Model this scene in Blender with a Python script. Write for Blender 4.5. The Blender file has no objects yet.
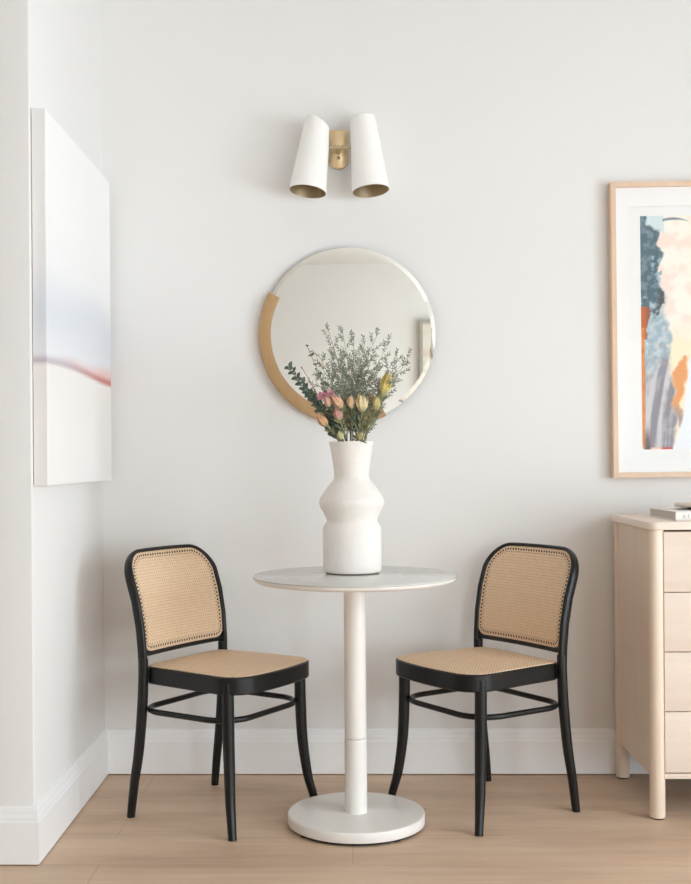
import bpy, bmesh, math, random
from mathutils import Vector, Matrix, noise
PI = math.pi
R = math.radians
rnd = random.Random(7)
S = bpy.context.scene
COL = S.collection

# ------------------------------------------------------------------ helpers
def lin(*c):
    return tuple((x / 12.92 if x <= .04045 else ((x + .055) / 1.055) ** 2.4) for x in (v / 255 for v in c))

def tag(o, label=None, cat=None, group=None, kind=None):
    if label: o['label'] = label
    if cat: o['category'] = cat
    if group: o['group'] = group
    if kind: o['kind'] = kind
    return o

def empty(name, loc, label, cat, rz=0, group=None):
    o = bpy.data.objects.new(name, None)
    o.empty_display_size = .05
    COL.objects.link(o)
    o.location = loc
    o.rotation_euler = (0, 0, rz)
    return tag(o, label, cat, group)

class MB:
    """collects shapes for one mesh"""
    def __init__(s):
        s.v = []; s.f = []; s.mi = []; s.uv = {}; s.uv2 = {}; s.col = {}
    def add(s, vs, fs, mi=0):
        b = len(s.v)
        s.v.extend(tuple(x) for x in vs)
        s.f.extend(tuple(i + b for i in f) for f in fs)
        s.mi.extend([mi] * len(fs))
        return b
    def build(s, name, mats, parent=None, smooth=35, loc=None):
        me = bpy.data.meshes.new(name)
        me.from_pydata(s.v, [], s.f)
        for m in (mats if isinstance(mats, (list, tuple)) else [mats]):
            me.materials.append(m)
        me.polygons.foreach_set('material_index', s.mi)
        for nm, d in (('weave', s.uv), ('rim', s.uv2)):
            if d:
                l = me.uv_layers.new(name=nm)
                for lp in me.loops:
                    l.data[lp.index].uv = d.get(lp.vertex_index, (0, 0))
        if s.col:
            a = me.color_attributes.new('paint', 'FLOAT_COLOR', 'POINT')
            for i, c in s.col.items():
                a.data[i].color = (c[0], c[1], c[2], 1)
        bm = bmesh.new(); bm.from_mesh(me)
        bmesh.ops.recalc_face_normals(bm, faces=bm.faces)
        bm.to_mesh(me); bm.free()
        if smooth:
            me.polygons.foreach_set('use_smooth', [True] * len(me.polygons))
            me.set_sharp_from_angle(angle=R(smooth))
        o = bpy.data.objects.new(name, me)
        COL.objects.link(o)
        if parent: o.parent = parent
        if loc: o.location = loc
        return o
    # shapes
    def box(s, lo, hi, mi=0):
        x0, y0, z0 = lo; x1, y1, z1 = hi
        s.add([(x0,y0,z0),(x1,y0,z0),(x1,y1,z0),(x0,y1,z0),(x0,y0,z1),(x1,y0,z1),(x1,y1,z1),(x0,y1,z1)],
              [(3,2,1,0),(4,5,6,7),(0,1,5,4),(1,2,6,5),(2,3,7,6),(3,0,4,7)], mi)
    def bbox(s, lo, hi, r=.003, seg=2, mi=0):
        """box with rounded edges"""
        bm = bmesh.new()
        bmesh.ops.create_cube(bm, size=1)
        for v in bm.verts:
            v.co = Vector(((lo[0]+hi[0])/2 + v.co.x*(hi[0]-lo[0]), (lo[1]+hi[1])/2 + v.co.y*(hi[1]-lo[1]), (lo[2]+hi[2])/2 + v.co.z*(hi[2]-lo[2])))
        bmesh.ops.bevel(bm, geom=list(bm.edges), offset=r, segments=seg, profile=.5, affect='EDGES')
        bm.verts.index_update()
        s.add([v.co[:] for v in bm.verts], [[v.index for v in f.verts] for f in bm.faces], mi)
        bm.free()
    def lathe(s, prof, n=48, c=(0,0), close=True, mi=0):
        """prof: list of (r, z); ends with r==0 make poles"""
        vs = []; fs = []; rows = []
        for r, z in prof:
            if r <= 1e-6:
                rows.append([len(vs)]); vs.append((c[0], c[1], z))
            else:
                rows.append(list(range(len(vs), len(vs)+n)))
                vs += [(c[0]+r*math.cos(2*PI*k/n), c[1]+r*math.sin(2*PI*k/n), z) for k in range(n)]
        for a, b in zip(rows, rows[1:]):
            for k in range(n):
                k2 = (k+1) % n
                if len(a) == 1 and len(b) == 1: continue
                if len(a) == 1: fs.append((a[0], b[k], b[k2]))
                elif len(b) == 1: fs.append((a[k2], a[k], b[0]))
                else: fs.append((a[k], b[k], b[k2], a[k2]))
        return s.add(vs, fs, mi)
    def sweep(s, pts, frames, sect, closed=False, caps=True, mi=0):
        """pts: centres; frames: (axis_a, axis_b) per point; sect(i) -> list of (a,b)"""
        vs = []; fs = []; n = None
        for i, p in enumerate(pts):
            A, B = frames[i]
            sc = sect(i); n = len(sc)
            vs += [tuple(p + A*a + B*b) for a, b in sc]
        m = len(pts)
        for i in range(m if closed else m-1):
            j = (i+1) % m
            for k in range(n):
                k2 = (k+1) % n
                fs.append((i*n+k, i*n+k2, j*n+k2, j*n+k))
        if caps and not closed:
            fs.append(tuple(range(n))[::-1]); fs.append(tuple((m-1)*n+k for k in range(n)))
        return s.add(vs, fs, mi)
    def tube(s, pts, rad, n=12, caps=True, mi=0, closed=False):
        pts = [Vector(p) for p in pts]
        rr = (lambda i: rad) if not hasattr(rad, '__len__') else (lambda i: rad[i])
        fr = []; m = len(pts); prev = None
        for i in range(m):
            if closed: t = pts[(i+1) % m] - pts[i-1]
            else: t = pts[min(i+1, m-1)] - pts[max(i-1, 0)]
            t.normalize()
            if prev is None:
                a = t.orthogonal().normalized()
            else:
                a = (prev - t*prev.dot(t)).normalized()
            prev = a
            fr.append((a, t.cross(a)))
        return s.sweep(pts, fr, lambda i: [(rr(i)*math.cos(2*PI*k/n), rr(i)*math.sin(2*PI*k/n)) for k in range(n)], closed, caps, mi)

def catmull(P, per=6):
    P = [Vector(p) for p in P]
    Q = [P[0]*2 - P[1]] + P + [P[-1]*2 - P[-2]]
    out = []
    for i in range(1, len(Q)-2):
        a, b, c, d = Q[i-1:i+3]
        for k in range(per):
            t = k/per
            out.append(.5*((2*b) + (c-a)*t + (2*a-5*b+4*c-d)*t*t + (3*b-a-3*c+d)*t**3))
    out.append(P[-1].copy())
    return out

def mixc(a, b, t):
    t = max(0, min(1, t)); t = t*t*(3-2*t)
    return tuple(x + (y-x)*t for x, y in zip(a, b))

def interp(tab, x):
    """smooth interpolation in a table of (x, y)"""
    if x <= tab[0][0]: return tab[0][1]
    for (a, b), (c, d) in zip(tab, tab[1:]):
        if x <= c:
            t = (x-a)/(c-a)
            return b + (d-b)*t
    return tab[-1][1]

def fillet(poly, rads, seg=8):
    """closed 2D polygon with rounded corners"""
    out = []; n = len(poly)
    for i in range(n):
        p = Vector(poly[i]); a = (Vector(poly[i-1]) - p); b = (Vector(poly[(i+1) % n]) - p)
        la, lb = a.length, b.length
        a.normalize(); b.normalize()
        ang = a.angle(b)
        r = rads[i]
        if r < 1e-5: out.append(p); continue
        d = r/math.tan(ang/2)
        ctr = p + (a+b).normalized()*(r/math.sin(ang/2))
        s0 = p + a*d - ctr; s1 = p + b*d - ctr
        t0 = math.atan2(s0.y, s0.x); t1 = math.atan2(s1.y, s1.x)
        dt = (t1-t0+PI) % (2*PI) - PI
        for k in range(seg+1):
            t = t0 + dt*k/seg
            out.append(ctr + Vector((math.cos(t), math.sin(t)))*r)
    return out

def resample(P, step):
    """closed 2D outline at even spacing"""
    n = len(P); L = [0]
    for i in range(n): L.append(L[-1] + (P[(i+1) % n]-P[i]).length)
    m = max(8, round(L[-1]/step)); out = []; j = 0
    for k in range(m):
        d = L[-1]*k/m
        while L[j+1] < d: j += 1
        t = (d-L[j])/max(1e-9, L[j+1]-L[j])
        out.append(P[j].lerp(P[(j+1) % n], t))
    return out, L[-1]

# ------------------------------------------------------------------ materials
class NT:
    def __init__(s, name):
        s.m = bpy.data.materials.new(name); s.m.use_nodes = True
        s.t = s.m.node_tree; s.b = s.t.nodes['Principled BSDF']; s.o = s.t.nodes['Material Output']
    def n(s, ty, **kw):
        nd = s.t.nodes.new(ty)
        for k, v in kw.items():
            if k.startswith('i_'):
                key = k[2:]
                nd.inputs[int(key) if key.isdigit() else key.replace('_', ' ')].default_value = v
            else: setattr(nd, k, v)
        return nd
    def l(s, a, b): s.t.links.new(a, b)
    def math(s, op, a, b=None, c=None):
        nd = s.n('ShaderNodeMath', operation=op)
        for i, x in enumerate((a, b, c)):
            if x is None: continue
            if isinstance(x, (int, float)): nd.inputs[i].default_value = x
            else: s.l(x, nd.inputs[i])
        return nd.outputs[0]
    def mix(s, fac, a, b, mode='MIX'):
        nd = s.n('ShaderNodeMix', data_type='RGBA', blend_type=mode)
        for sock, x in ((nd.inputs[0], fac), (nd.inputs[6], a), (nd.inputs[7], b)):
            if isinstance(x, (int, float)): sock.default_value = x
            elif isinstance(x, tuple): sock.default_value = (*x[:3], 1)
            else: s.l(x, sock)
        return nd.outputs[2]
    def ramp(s, fac, stops):
        nd = s.n('ShaderNodeValToRGB')
        e = nd.color_ramp.elements
        while len(e) < len(stops): e.new(.5)
        for el, (p, c) in zip(e, stops):
            el.position = p; el.color = (*c[:3], 1)
        s.l(fac, nd.inputs[0]); return nd.outputs[0]
    def obj(s, scale=(1,1,1), loc=(0,0,0)):
        tc = s.n('ShaderNodeTexCoord'); mp = s.n('ShaderNodeMapping')
        mp.inputs['Scale'].default_value = scale; mp.inputs['Location'].default_value = loc
        s.l(tc.outputs['Object'], mp.inputs[0]); return mp.outputs[0]
    def noise(s, vec, scale, detail=3, rough=.5):
        nd = s.n('ShaderNodeTexNoise', i_Scale=scale, i_Detail=detail, i_Roughness=rough)
        s.l(vec, nd.inputs['Vector']); return nd.outputs[0]
    def bump(s, h, strength=.1, dist=.002):
        nd = s.n('ShaderNodeBump', i_Strength=strength, i_Distance=dist)
        s.l(h, nd.inputs['Height']); s.l(nd.outputs[0], s.b.inputs['Normal'])
    def set(s, col=None, rough=.5, metal=0, spec=.5):
        if isinstance(col, tuple): s.b.inputs['Base Color'].default_value = (*col, 1)
        elif col is not None: s.l(col, s.b.inputs['Base Color'])
        s.b.inputs['Roughness'].default_value = rough
        s.b.inputs['Metallic'].default_value = metal
        s.b.inputs['Specular IOR Level'].default_value = spec
        return s.m

def speckled(name, c1, c2, rough=.5, scale=30, metal=0, spec=.5, bump=0, stretch=(1,1,1)):
    t = NT(name)
    v = t.obj(stretch); nz = t.noise(v, scale, 4)
    m = t.set(t.mix(nz, c1, c2), rough, metal, spec)
    if bump: t.bump(nz, bump)
    return m

M = {}
M['wall'] = speckled('wall_paint', (.785,.778,.766), (.797,.790,.779), .85, 3, spec=.2)
M['dim_side'] = speckled('dimming_wall_paint', (.38,.37,.35), (.40,.39,.37), .85, 3, spec=.2)  # unseen side wall, painted dark to dim the return wall
M['ceiling'] = speckled('ceiling_paint', (.73,.73,.72), (.75,.75,.74), .9, 3, spec=.2)
M['trim'] = speckled('trim_paint', (.885,.885,.885), (.90,.90,.90), .45, 5, spec=.4)
M['black'] = speckled('black_stain', (.0050,.0047,.0046), (.0080,.0074,.0070), .36, 40, spec=.36, stretch=(6,6,1))
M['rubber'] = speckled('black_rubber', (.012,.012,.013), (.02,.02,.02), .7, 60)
M['white_metal'] = speckled('white_powder_coat', (.82,.795,.755), (.84,.815,.775), .34, 60)
M['table_top'] = speckled('glossy_white_top', (.62,.62,.595), (.64,.635,.61), .10, 60, spec=.6)
M['ceramic'] = speckled('chalky_ceramic', (.78,.735,.69), (.85,.815,.775), .8, 55, spec=.25, bump=.25)
M['foot_shade'] = speckled('shadow_dark_foot', (.20,.17,.14), (.28,.24,.2), .9, 60)  # shadow at the vase's base put into the foot's colour
M['shade'] = speckled('white_enamel', (.90,.885,.855), (.92,.905,.88), .45, 30)
M['brass'] = speckled('brushed_brass', (.78,.60,.36), (.84,.67,.43), .32, 40, metal=1, stretch=(1,1,8))
M['brass_in'] = speckled('antique_brass', (.55,.44,.28), (.63,.51,.34), .5, 40, metal=1)
M['paper'] = speckled('white_paper', (.86,.855,.845), (.88,.875,.865), .8, 40, spec=.2)
M['mat'] = speckled('mat_board', (.88,.875,.87), (.90,.895,.89), .85, 80, spec=.15)
M['pages'] = speckled('book_pages', (.47,.43,.38), (.66,.62,.56), .9, 300, stretch=(.02,.02,1))
M['cover'] = speckled('book_cover', (.82,.79,.75), (.85,.82,.78), .5, 30)
M['ink'] = speckled('grey_ink', (.38,.37,.40), (.42,.41,.44), .6, 30)
M['dish'] = speckled('stone_dish', (.66,.57,.49), (.74,.65,.57), .6, 40)
M['dish_shade'] = speckled('stone_dish_shaded_underside', (.16,.12,.10), (.20,.16,.13), .8, 40)  # shadow below the dish put into the underside's colour

def wood(name, c1, c2, axis=0, rough=.45, scale=9., knots=True):
    t = NT(name)
    st = [14, 14, 14]; st[axis] = 1.0
    v = t.obj(tuple(st))
    a = t.noise(v, scale*.35, 5, .6)
    f = t.noise(t.obj(tuple(3*x for x in st)), scale, 3, .6)
    k = t.noise(t.obj((1.2,1.2,1.2)), 2.2, 2)
    fac = t.math('ADD', t.math('MULTIPLY', a, .55), t.math('MULTIPLY', f, .25))
    fac = t.math('ADD', fac, t.math('MULTIPLY', k, .3))
    m = t.set(t.ramp(fac, [(.32, c2), (.72, c1)]), rough, 0, .35)
    t.bump(f, .04)
    return m
M['birch_z'] = wood('pale_birch_upright', (.83,.70,.585), (.75,.605,.48), 2)
M['birch_x'] = wood('pale_birch_lengthwise', (.87,.755,.66), (.80,.67,.565), 0)
M['maple'] = wood('pale_maple_frame', (.78,.59,.44), (.68,.49,.35), 2, .4)
M['oak'] = wood('golden_oak', (.50,.325,.165), (.39,.235,.105), 2, .4)

def floor_mat():
    t = NT('oak_floorboards')
    PW = .2243
    v = t.obj((1,1,1), (0, -3.845 + PW*20, 0))
    br = t.n('ShaderNodeTexBrick', offset=.37, squash=1, i_Scale=1.0)
    br.inputs['Mortar Size'].default_value = .0011
    br.inputs['Mortar Smooth'].default_value = .3
    br.inputs['Brick Width'].default_value = 1.9
    br.inputs['Row Height'].default_value = PW
    br.inputs['Color1'].default_value = (0,0,0,1); br.inputs['Color2'].default_value = (1,1,1,1)
    br.inputs['Mortar'].default_value = (.5,.5,.5,1)
    t.l(v, br.inputs['Vector'])
    g = t.noise(t.obj((1.1, 16, 1)), 2.6, 6, .62)
    g2 = t.noise(t.obj((2.5, 90, 1)), 3.2, 3, .6)
    c = t.noise(t.obj((.8, 3.2, 1)), 1.9, 3, .55)
    fac = t.math('ADD', t.math('MULTIPLY', g, .32), t.math('MULTIPLY', g2, .12))
    fac = t.math('ADD', fac, t.math('MULTIPLY', c, .56))
    col = t.ramp(fac, [(.34, FLOOR[0]), (.50, FLOOR[1]), (.66, FLOOR[2])])
    col = t.mix(t.math('MULTIPLY', br.outputs['Color'], .20), col, (.80,.74,.70), 'MULTIPLY')
    # a few knots
    vo = t.n('ShaderNodeTexVoronoi', i_Scale=1.6)
    t.l(t.obj((1, 2.6, 1), (.31,.12,0)), vo.inputs['Vector'])
    kn = t.n('ShaderNodeMapRange'); t.l(vo.outputs['Distance'], kn.inputs[0])
    kn.inputs[1].default_value = .0; kn.inputs[2].default_value = .055; kn.inputs[3].default_value = .5; kn.inputs[4].default_value = 0
    col = t.mix(kn.outputs[0], col, (.16,.10,.065))
    col = t.mix(t.math('MULTIPLY', br.outputs['Fac'], .45), col, (.16,.10,.07))
    m = t.set(col, .48, 0, .35)
    t.bump(t.math('SUBTRACT', g2, t.math('MULTIPLY', br.outputs['Fac'], 2)), .06)
    return m
FLOOR = [lin(188,160,136), lin(208,180,154), lin(221,196,171)]
M['floor'] = floor_mat()

def cane_mat():
    t = NT('woven_cane')
    uv = t.n('ShaderNodeUVMap', uv_map='weave'); rim = t.n('ShaderNodeUVMap', uv_map='rim')
    sx = t.n('ShaderNodeSeparateXYZ'); t.l(uv.outputs[0], sx.inputs[0])
    sr = t.n('ShaderNodeSeparateXYZ'); t.l(rim.outputs[0], sr.inputs[0])
    P = .0092
    def wave(x, p, ph=0):
        return t.math('COSINE', t.math('MULTIPLY_ADD', x, 2*PI/p, ph))
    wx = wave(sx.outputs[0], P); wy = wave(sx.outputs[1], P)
    dip_shade = t.math('MULTIPLY', t.math('MAXIMUM', wx, 0), t.math('MAXIMUM', wy, 0))
    strand = wave(t.math('ADD', sx.outputs[0], sx.outputs[1]), P)
    nz = t.noise(uv.outputs[0], 55, 4, .6)
    base = t.mix(nz, lin(220,188,154), lin(241,215,184))
    base = t.mix(t.math('MULTIPLY_ADD', strand, .09, .09), base, lin(160,122,90))
    base = t.mix(t.math('MULTIPLY', dip_shade, .62), base, lin(112,82,58))  # shade in the dips of the weave, painted as darker tan
    # pegged holes along the edge: two rows
    s, d = sr.outputs[0], sr.outputs[1]
    def row(d0, half, ph, thr):
        g = t.math('SUBTRACT', 1, t.math('DIVIDE', t.math('ABSOLUTE', t.math('SUBTRACT', d, d0)), half))
        w = t.math('MULTIPLY', t.math('MAXIMUM', g, 0), t.math('MULTIPLY_ADD', wave(s, .0122, ph), .5, .5))
        mr = t.n('ShaderNodeMapRange'); t.l(w, mr.inputs[0])
        mr.inputs[1].default_value = thr; mr.inputs[2].default_value = thr + .12
        return mr.outputs[0]
    dots = t.math('MAXIMUM', row(.0108, .0058, 0, .30), t.math('MULTIPLY', row(.0190, .0038, PI, .40), .55))
    col = t.mix(dots, base, (.035,.022,.014))
    m = t.set(col, .55, 0, .3)
    t.bump(t.math('SUBTRACT', strand, t.math('MULTIPLY', dip_shade, 3)), .12)
    return m
M['cane'] = cane_mat()

def paint_mat(name, rough=.7):
    t = NT(name)
    a = t.n('ShaderNodeVertexColor', layer_name='paint')
    nz = t.noise(t.obj((1,1,1)), 160, 3)
    m = t.set(t.mix(.05, a.outputs[0], t.mix(nz, (.4,.4,.4), (.9,.9,.9)), 'OVERLAY'), rough, 0, .25)
    t.bump(nz, .08)
    return m
M['paint'] = paint_mat('painted_surface')

def mirror_mat():
    t = NT('silvered_glass')
    nz = t.noise(t.obj(), 2, 1)
    return t.set(t.mix(nz, (.925,.92,.875), (.935,.93,.885)), .012, 1)
M['mirror'] = mirror_mat()

def pane_mat(name, ior):
    t = NT(name)
    ge = t.n('ShaderNodeNewGeometry')
    fr = t.n('ShaderNodeFresnel')
    t.l(t.math('MULTIPLY_ADD', ge.outputs['Backfacing'], 1/ior-ior, ior), fr.inputs['IOR'])
    tr = t.n('ShaderNodeBsdfTransparent'); gl = t.n('ShaderNodeBsdfGlossy', i_Roughness=.02)
    mx = t.n('ShaderNodeMixShader')
    t.l(fr.outputs[0], mx.inputs[0]); t.l(tr.outputs[0], mx.inputs[1]); t.l(gl.outputs[0], mx.inputs[2])
    t.l(mx.outputs[0], t.o.inputs[0])
    return t.m
M['pane'] = pane_mat('clear_pane', 1.3)
M['glazing'] = pane_mat('low_glare_glazing', 1.10)

def leaf_mat(name, c1, c2, rough=.6):
    t = NT(name)
    nz = t.noise(t.obj(), 45, 3)
    return t.set(t.mix(nz, c1, c2), rough, 0, .3)
M['sage'] = leaf_mat('sage_leaf', lin(108,118,102), lin(146,152,134))
M['sage2'] = leaf_mat('grey_sage_leaf', lin(124,131,117), lin(160,164,148))
M['dark_leaf'] = leaf_mat('dark_eucalyptus_leaf', lin(74,90,80), lin(108,122,110))
M['olive'] = leaf_mat('olive_leaf', lin(104,112,78), lin(150,150,108))
M['stem'] = leaf_mat('olive_stem', lin(122,124,92), lin(154,152,116))
M['twig'] = leaf_mat('reddish_twig', lin(120,84,80), lin(158,120,112))
M['pink'] = leaf_mat('dusty_pink_petal', lin(190,128,146), lin(222,170,178))

# ------------------------------------------------------------------ the room
W, L, YC = 4.0937, .8843, 3.1769        # back wall, left wall face, front edge of the left wall
CEIL, REAR, FARL, RIGHT = 3.0, -2.95, -3.8, 3.1
T = .16

def struct(name, mb, mat, smooth=0, label=None):
    o = mb.build(name, mat, None, smooth)
    o['kind'] = 'structure'
    return o

m = MB(); m.box((FARL-T, REAR-T, -.08), (RIGHT+T, W+T, 0)); struct('floor', m, M['floor'])
m = MB(); m.box((FARL-T, REAR-T, CEIL), (RIGHT+T, W+T, CEIL+.1)); struct('ceiling', m, M['ceiling'])
m = MB(); m.box((-L-T, W, 0), (RIGHT+T, W+T, CEIL)); struct('wall_back', m, M['wall'])
pl = [(-L-T, YC), (-L-.005, YC), (-L-.0022, YC+.0009), (-L-.0009, YC+.0022), (-L, YC+.005), (-L, W), (-L-T, W)]
m = MB(); k = len(pl); m.add([(x, y, z) for z in (0, CEIL) for x, y in pl], [tuple(range(k))[::-1], tuple(range(k, 2*k))] + [(i, (i+1) % k, k+(i+1) % k, k+i) for i in range(k)])
struct('wall_left', m, M['wall'], 40)
m = MB(); m.box((FARL, YC, 0), (-L-T, YC+T, CEIL)); struct('wall_return', m, M['wall'])
m = MB(); m.box((FARL-T, REAR, 0), (FARL, YC+T, CEIL)); struct('wall_side', m, M['dim_side'])
RX0, RX1, RZ0, RZ1 = 1.95, 2.95, .08, 2.30  # unseen rear window, added to let in fill light
m = MB(); m.box((FARL-T, REAR-T, 0), (RX0, REAR, CEIL)); m.box((RX1, REAR-T, 0), (RIGHT+T, REAR, CEIL))
m.box((RX0, REAR-T, 0), (RX1, REAR, RZ0)); m.box((RX0, REAR-T, RZ1), (RX1, REAR, CEIL)); struct('wall_rear', m, M['wall'])
m = MB()
for a, b, c, d in ((RX0, RX0+.06, RZ0, RZ1), (RX1-.06, RX1, RZ0, RZ1), (RX0+.06, RX1-.06, RZ0, RZ0+.06), (RX0+.06, RX1-.06, RZ1-.06, RZ1)):
    m.box((a, REAR-.11, c), (b, REAR-.05, d))
f = struct('window_3', m, M['trim'])
m = MB(); m.box((RX0+.06, REAR-.083, RZ0+.06), (RX1-.06, REAR-.077, RZ1-.06)); m.build('window_pane', M['pane'], f, 0)
li = bpy.data.lights.new('daylight_portal', 'AREA'); li.shape = 'RECTANGLE'; li.size = RX1-RX0; li.size_y = RZ1-RZ0
li.cycles.is_portal = True
lo = bpy.data.objects.new('daylight_portal', li); COL.objects.link(lo)
lo.location = ((RX0+RX1)/2, REAR-.13, (RZ0+RZ1)/2); lo.rotation_euler = (R(90), 0, 0)

# right wall with two tall windows
WINS = [(-2.45, -.15, .08, 2.30), (.40, 2.60, .08, 2.30)]
m = MB()
ys = [REAR] + [y for w in WINS for y in w[:2]] + [W]
for i in range(0, len(ys), 2): m.box((RIGHT, ys[i], 0), (RIGHT+T, ys[i+1], CEIL))
for y0, y1, z0, z1 in WINS:
    m.box((RIGHT, y0, 0), (RIGHT+T, y1, z0)); m.box((RIGHT, y0, z1), (RIGHT+T, y1, CEIL))
struct('wall_right', m, M['wall'])
for i, (y0, y1, z0, z1) in enumerate(WINS):
    m = MB()
    X0, X1 = RIGHT+.05, RIGHT+.11
    for a, b, c, d in ((y0, y0+.06, z0, z1), (y1-.06, y1, z0, z1), (y0+.06, y1-.06, z0, z0+.06), (y0+.06, y1-.06, z1-.06, z1)):
        m.box((X0, a, c), (X1, b, d))
    ym = (y0+y1)/2
    m.box((X0+.01, ym-.025, z0+.06), (X1-.01, ym+.025, z1-.06))
    f = struct('window_%d' % (i+1), m, M['trim'])
    for a, b in ((y0+.06, ym-.025), (ym+.025, y1-.06)):
        p = MB(); p.box((RIGHT+.077, a, z0+.06), (RIGHT+.083, b, z1-.06))
        p.build('window_pane', M['pane'], f, 0)
    li = bpy.data.lights.new('daylight_portal', 'AREA'); li.shape = 'RECTANGLE'; li.size = y1-y0; li.size_y = z1-z0
    li.cycles.is_portal = True
    lo = bpy.data.objects.new('daylight_portal', li); COL.objects.link(lo)
    lo.location = (RIGHT+.13, ym, (z0+z1)/2)
    lo.rotation_euler = (R(90), 0, R(90))     # faces into the room

# baseboards: stepped profile (depth, height)
BP = [(0,.0035), (.0155,.0035), (.016,.004), (.016,.118), (.0135,.124), (.0125,.132), (.0095,.140), (.008,.150), (.005,.158), (0,.1605)]
def baseboard(name, a, b, nrm, ea, eb):
    """a->b along the wall face, nrm out of the wall; ea/eb: +1 grows past the end with depth (outer corner), -1 shrinks (inner)"""
    a, b, nrm = Vector((*a, 0)), Vector((*b, 0)), Vector((*nrm, 0))
    t = (b-a).normalized(); vs = []; n = len(BP)
    for d, z in BP: vs.append(a + nrm*d - t*(d*ea) + Vector((0,0,z)))
    for d, z in BP: vs.append(b + nrm*d + t*(d*eb) + Vector((0,0,z)))
    m = MB(); m.add(vs, [(k, k+1, n+k+1, n+k) for k in range(n-1)] + [tuple(range(n))[::-1], tuple(range(n, 2*n)), (n-1, 0, n, 2*n-1)])
    return struct(name, m, M['trim'], 0)
baseboard('baseboard_back', (-L, W), (RIGHT, W), (0,-1), -1, -1)
baseboard('baseboard_left', (-L, YC), (-L, W), (1,0), 1, -1)
baseboard('baseboard_return', (FARL, YC), (-L, YC), (0,-1), -1, 1)

# ------------------------------------------------------------------ chairs
ZS, ZB = .475, .420                                      # seat frame top / bottom
YB = [(0,-.153), (.45,-.153), (.52,-.1545), (.60,-.162), (.68,-.178), (.75,-.202), (.81,-.231), (.86,-.258)]
def yb(z): return interp(YB, z)
def back_pt(x, z, off=0):
    e = .01
    ty = (yb(z+e)-yb(z-e))/(2*e)
    bow = .013*(1-(x/.2)**2)
    nrm = Vector((0, 1, -ty)).normalized()
    return Vector((x, yb(z)-bow, z)) + nrm*off, nrm

def leg_mesh(sx, front):
    m = MB()
    if front:
        P = [(.190*sx,.172,ZB+.035), (.191*sx,.174,.33), (.194*sx,.179,.21), (.204*sx,.190,.10), (.215*sx,.203,.035), (.221*sx,.210,.0)]
        rr = [.0185,.0185,.0175,.0155,.0135,.0128]
    else:
        P = [(.200*sx,-.153,.50), (.2005*sx,-.154,.42), (.2015*sx,-.159,.33), (.204*sx,-.171,.21), (.208*sx,-.188,.10), (.211*sx,-.200,.0)]
        rr = [.0152,.0162,.0165,.0160,.0145,.0130]
    c = catmull(P, 6); n = len(c)
    zz = [p[2] for p in P][::-1]; tab = list(zip(zz, rr[::-1]))
    m.tube(c, [interp(tab, p.z) for p in c], 20)
    return m

def ring_outline():
    return resample(fillet([(-.199,-.176), (.199,-.176), (.199,.190), (-.199,.190)], [.085,.085,.10,.10], 12), .008)[0]

def seat_poly(inset=0):
    p = [(-.188,-.168), (.188,-.168), (.216,.226), (0,.252), (-.216,.226)]
    o = fillet(p, [.045,.045,.088,.9,.088], 12)
    o, tot = resample(o, .006)
    if inset:
        n = len(o); q = []
        for i in range(n):
            t = (o[(i+1) % n]-o[i-1]).normalized()
            q.append(o[i] + Vector((-t.y, t.x))*inset)
        o = q
    return o, tot

def panel(mb, out, tot, place, centre):
    """woven sheet: rings in from the outline; place(x, y, depth) -> 3D"""
    n = len(out); rows = []
    ds = [0, .003, .006, .009, .012, .015, .018, .021, .024, .028]
    C = Vector(centre)
    def put(p2, d, k):
        rows[-1].append(len(mb.v)); mb.v.append(tuple(place(p2.x, p2.y)))
        mb.uv[len(mb.v)-1] = (p2.x, p2.y); mb.uv2[len(mb.v)-1] = (tot*k/n, d)
    last = None
    for d in ds:
        rows.append([])
        last = []
        for i in range(n):
            t = (out[(i+1) % n]-out[i-1]).normalized()
            q = out[i] + Vector((-t.y, t.x))*d
            last.append(q); put(q, d, i)
    for f in (.85,.68,.5,.32,.15):
        rows.append([])
        for i in range(n): put(C + (last[i]-C)*f, .05, i)
    for a, b in zip(rows, rows[1:]):
        for k in range(n):
            k2 = (k+1) % n
            mb.f.append((a[k], a[k2], b[k2], b[k])); mb.mi.append(0)
    mb.f.append(tuple(rows[-1])); mb.mi.append(0)

def solidify(o, th):
    md = o.modifiers.new('thickness', 'SOLIDIFY'); md.thickness = th; md.offset = -1

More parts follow.
